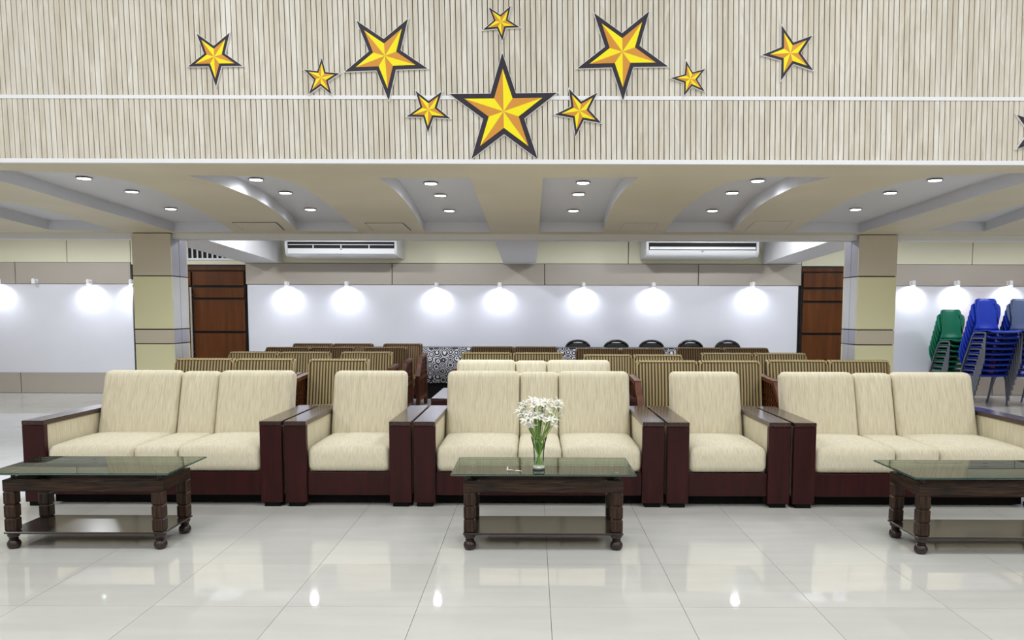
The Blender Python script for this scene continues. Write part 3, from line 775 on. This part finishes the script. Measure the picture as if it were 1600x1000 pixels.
def plastic_chair(m):
    if m.name in chair_protos: return copy_tree(chair_protos[m.name])
    root = empty('plastic_chair')
    o = shell_mesh().build('seat_shell', m, root, True, fix=False); md = o.modifiers.new('thick', 'SOLIDIFY'); md.thickness = .012; md.offset = 0
    for s in (-1, 1):
        x = s * .225
        pts = [(x + s * .045, -.20, 0), (x + s * .018, -.175, .37), (x + s * .01, -.165, .41), (x + s * .006, -.14, .425), (x + s * .006, .08, .42), (x + s * .01, .105, .41), (x + s * .018, .125, .37), (x + s * .045, .26, 0)]
        MB().tube(pts, .0125, 8).build('leg_frame', M_tube, root, True)
    MB().tube([(-.22, -.12, .418), (.22, -.12, .418)], .009, 6).tube([(-.22, .06, .416), (.22, .06, .416)], .009, 6).build('cross_tube', M_tube, root, True)
    chair_protos[m.name] = root
    return root
STEP, FWD = .078, .031
def stack(x, y, rz, n, body, top, name, group, z0=0):
    for k in range(n):
        m = top if k == n - 1 else body
        c = plastic_chair(m)
        d = Vector((math.sin(rz), -math.cos(rz), 0)) * FWD * k
        c.location = (x + d.x, y + d.y, z0 + STEP * k); c.rotation_euler = (0, 0, rz)
        pos = 'topmost' if k == n - 1 else ('lowest' if k == 0 else ORD[k] + ' from below')
        colr = {'green_plastic': 'green', 'blue_plastic': 'blue', 'slate_blue_plastic': 'slate blue', 'red_plastic': 'red'}[m.name]
        tag(c, '%s plastic chair, %s in the %s' % (colr, pos, name), 'chair', group)
stack(6.51, 11.42, R(3), 9, M_cblue, M_cblue, 'tall blue stack', 'tall stack of blue chairs')
stack(6.43, 12.14, R(3), 7, M_cgreen, M_cgreen, 'green stack by the white wall', 'stack of green chairs')
stack(7.02, 11.42, R(3), 9, M_cblue, M_cslate, 'stack at the right picture edge', 'stack of chairs at the right edge')
stack(6.96, 12.16, R(3), 7, M_cred, M_cred, 'red stack behind the tall blue one', 'hidden stack of red chairs')

# ------------------------------------------------------------------ coffee tables
table_proto = None
def coffee_table():
    root = empty('coffee_table')
    W, D = .41, .31           # leg centres (half width, depth)
    g = MB(); g.cbox(-.507, .507, -.095, .425, .434, .444, .0035)
    g.build('glass_top', M_glass, root)
    e = MB()
    for a, b, c, d in ((-.5075, .5075, -.0965, -.0945), (-.5075, .5075, .4245, .4265), (-.5085, -.5065, -.095, .425), (.5065, .5085, -.095, .425)): e.box(a, b, c, d, .4365, .4415)
    e.build('glass_edge', M_glassedge, root)
    ap = MB()
    ap.cbox(-.445, .445, -.028, -.002, .328, .393, .003).cbox(-.445, .445, D + .002, D + .028, .328, .393, .003)
    ap.cbox(-.445, -.42, -.002, D + .002, .328, .393, .003).cbox(.42, .445, -.002, D + .002, .328, .393, .003)
    ap.build('apron', M_oak, root)
    for sx in (-1, 1):
        for y in (0, D):
            x = sx * .412; l = MB()
            zz = [.1, .176, .252, .328]
            for a, b in zip(zz[:-1], zz[1:]): l.cbox(x - .032, x + .032, y - .032, y + .032, a + .002, b - .002, .006)
            l.box(x - .025, x + .025, y - .025, y + .025, .1, .33)
            leg = l.build('leg', M_oakv, root)
            MB().lathe([(.0, .0), (.024, .0), (.032, .008), (.036, .022), (.034, .036), (.026, .046), (.021, .05), (.026, .055), (.021, .06), (.029, .068), (.033, .078), (.032, .088)], 20, x, y).build('turned_foot', M_foot, leg, True)
            MB().lathe([(.012, .393), (.012, .434)], 16, sx * .412, y + (.02 if y == 0 else -.02)).build('glass_pad', M_foot, root, True)
    MB().cbox(-.447, .447, -.035, D + .035, .088, .1, .003).build('shelf', M_shelf, root)
    return root
t0 = coffee_table(); t0.location = (.062, 4.352, 0); tag(t0, 'dark wood coffee table with a glass top, holding the flower vase', 'table', 'glass coffee tables before the front row')
t1 = copy_tree(t0); t1.location = (-2.50, 4.352, 0); tag(t1, 'glass-topped dark coffee table at the left, cut off by the picture edge', 'table', 'glass coffee tables before the front row')
t2 = copy_tree(t0); t2.location = (2.57, 4.295, 0); tag(t2, 'glass-topped dark coffee table at the right, cut off by the picture edge', 'table', 'glass coffee tables before the front row')

# ------------------------------------------------------------------ vase and flowers
TZ = .444
vp = onz(842, 734, TZ); vp = Vector((vp.x, vp.y + .02, TZ + .0005))
vase = empty('glass_vase', vp); tag(vase, 'clear fluted glass vase on the centre coffee table', 'vase')
vh = .185
prof = [(.030, 0), (.035, .006), (.034, .018), (.029, .03), (.0275, .06), (.029, .10), (.034, .14), (.040, .165), (.045, vh)]
inner = [(.042, vh - .001), (.037, .163), (.031, .138), (.026, .10), (.0245, .06), (.025, .03), (.0, .024)]
MB().lathe(prof + inner, 28, flute=.035).build('vase_body', M_vase, vase, True)
MB().lathe([(.0285, .0005), (.033, .007), (.033, .012), (.03, .016)], 28, flute=.06).build('cut_base', mat('cut_crystal', (226, 232, 230), .12, spec=.8), vase)
def petal(mb, base, d, up, L, w, curl):
    """thin curved petal strip, 5 stations"""
    d = d.normalized(); s = d.cross(up).normalized(); n = s.cross(d).normalized(); vs = []; N = 5
    for i in range(N + 1):
        t = i / N; c = base + d * (L * t) - n * (curl * L * t * t); ww = w * math.sin(math.pi * (.12 + .86 * t)) * .5
        vs += [c - s * ww, c + n * ww * .35, c + s * ww]
    mb.add(vs, [f for i in range(N) for f in ((3 * i, 3 * i + 1, 3 * i + 4, 3 * i + 3), (3 * i + 1, 3 * i + 2, 3 * i + 5, 3 * i + 4))])
rnd = random.Random(11)
heads = []
for k in range(44):
    a = rnd.uniform(0, 2 * math.pi); rr = .088 * math.sqrt(rnd.random()); zz = .338 + rnd.uniform(-.085, .035) - rr * .3
    heads.append((rr * math.cos(a) * 1.15 - .012, rr * math.sin(a) * .7, zz))
heads += [(.112, .0, .352), (.095, .01, .33), (-.05, -.04, .235), (-.105, .0, .31), (.118, -.01, .30)]
for k, (hx, hy, hz) in enumerate(heads):
    fl = empty('white_flower', vp + Vector((0, 0, .026)))
    edge = ''
    lab = 'white star-petalled flower on a green stem in the dense bunch in the glass vase'
    if k == 44: lab = 'white flower standing apart at the top right of the bunch'
    elif k == 45: lab = 'white flower low inside the separate right-hand spray'
    elif k == 46: lab = 'white flower drooping lowest at the left front of the bunch'
    elif k == 47: lab = 'white flower sticking out farthest left of the bunch'
    elif k == 48: lab = 'white flower hanging below the separate right-hand spray'
    tag(fl, lab, 'flower', 'white flowers in the glass vase')
    a = rnd.uniform(0, 2 * math.pi); b0 = Vector((.018 * math.cos(a), .018 * math.sin(a), .001)); b1 = Vector((-.016 * math.cos(a) + hx * .1, -.016 * math.sin(a) + hy * .1, .10)); b2 = Vector((hx * .36, hy * .36, .165))
    h = Vector((hx, hy, hz))
    MB().tube([b0, b1, b2, b2.lerp(h, .5) + Vector((hx * .1, 0, .012)), h], [.0022, .0022, .002, .0018, .0022], 5).build('stem', M_stem, fl, True)
    mb = MB(); axis = Vector((hx * 2.5 + rnd.uniform(-.15, .15), hy * 2 - .12, .32 if k not in (46, 48) else -.2)).normalized()
    s = axis.cross(Vector((0, 1, .2))).normalized(); q = axis.cross(s)
    ph = rnd.uniform(0, 1)
    for i in range(6):
        t = (i + ph) * math.pi / 3; d = (s * math.cos(t) + q * math.sin(t)) * 1.0 + axis * .75
        petal(mb, h, d, axis, rnd.uniform(.03, .044), .014, .45)
    for i in range(3):
        t = (i + ph * .5) * 2 * math.pi / 3; d = axis + (s * math.cos(t) + q * math.sin(t)) * .25
        petal(mb, h, d, s, .028, .012, .1)
    mb.build('bloom', M_petal, fl, True, fix=False)
    if k % 3 == 0: MB().lathe([(0, 0), (.004, .004), (.0045, .012), (.001, .02)], 7).build('bud', M_bud, fl, True, loc=h + Vector((rnd.uniform(-.014, .014), -.006, -.03)))
for (x, y, rot, lab) in ((797, 735.5, .2, 'short curled white petal fallen on the glass, left of the vase'), (810, 736.5, -.15, 'thin white petal fallen on the glass, nearest the vase')):
    p = onz(x, y, TZ); mb = MB(); petal(mb, Vector((-.022, 0, .004)), Vector((1, rot, .05)), Vector((0, 0, 1)), .045, .012, .1)
    if rot > 0: petal(mb, Vector((-.016, 0, .003)), Vector((.15, 0, 1)), Vector((0, 1, 0)), .022, .008, -.2)
    tag(mb.build('fallen_petal', M_petal, None, True, loc=(p.x, p.y, TZ + .0005), fix=False), lab, 'petal')
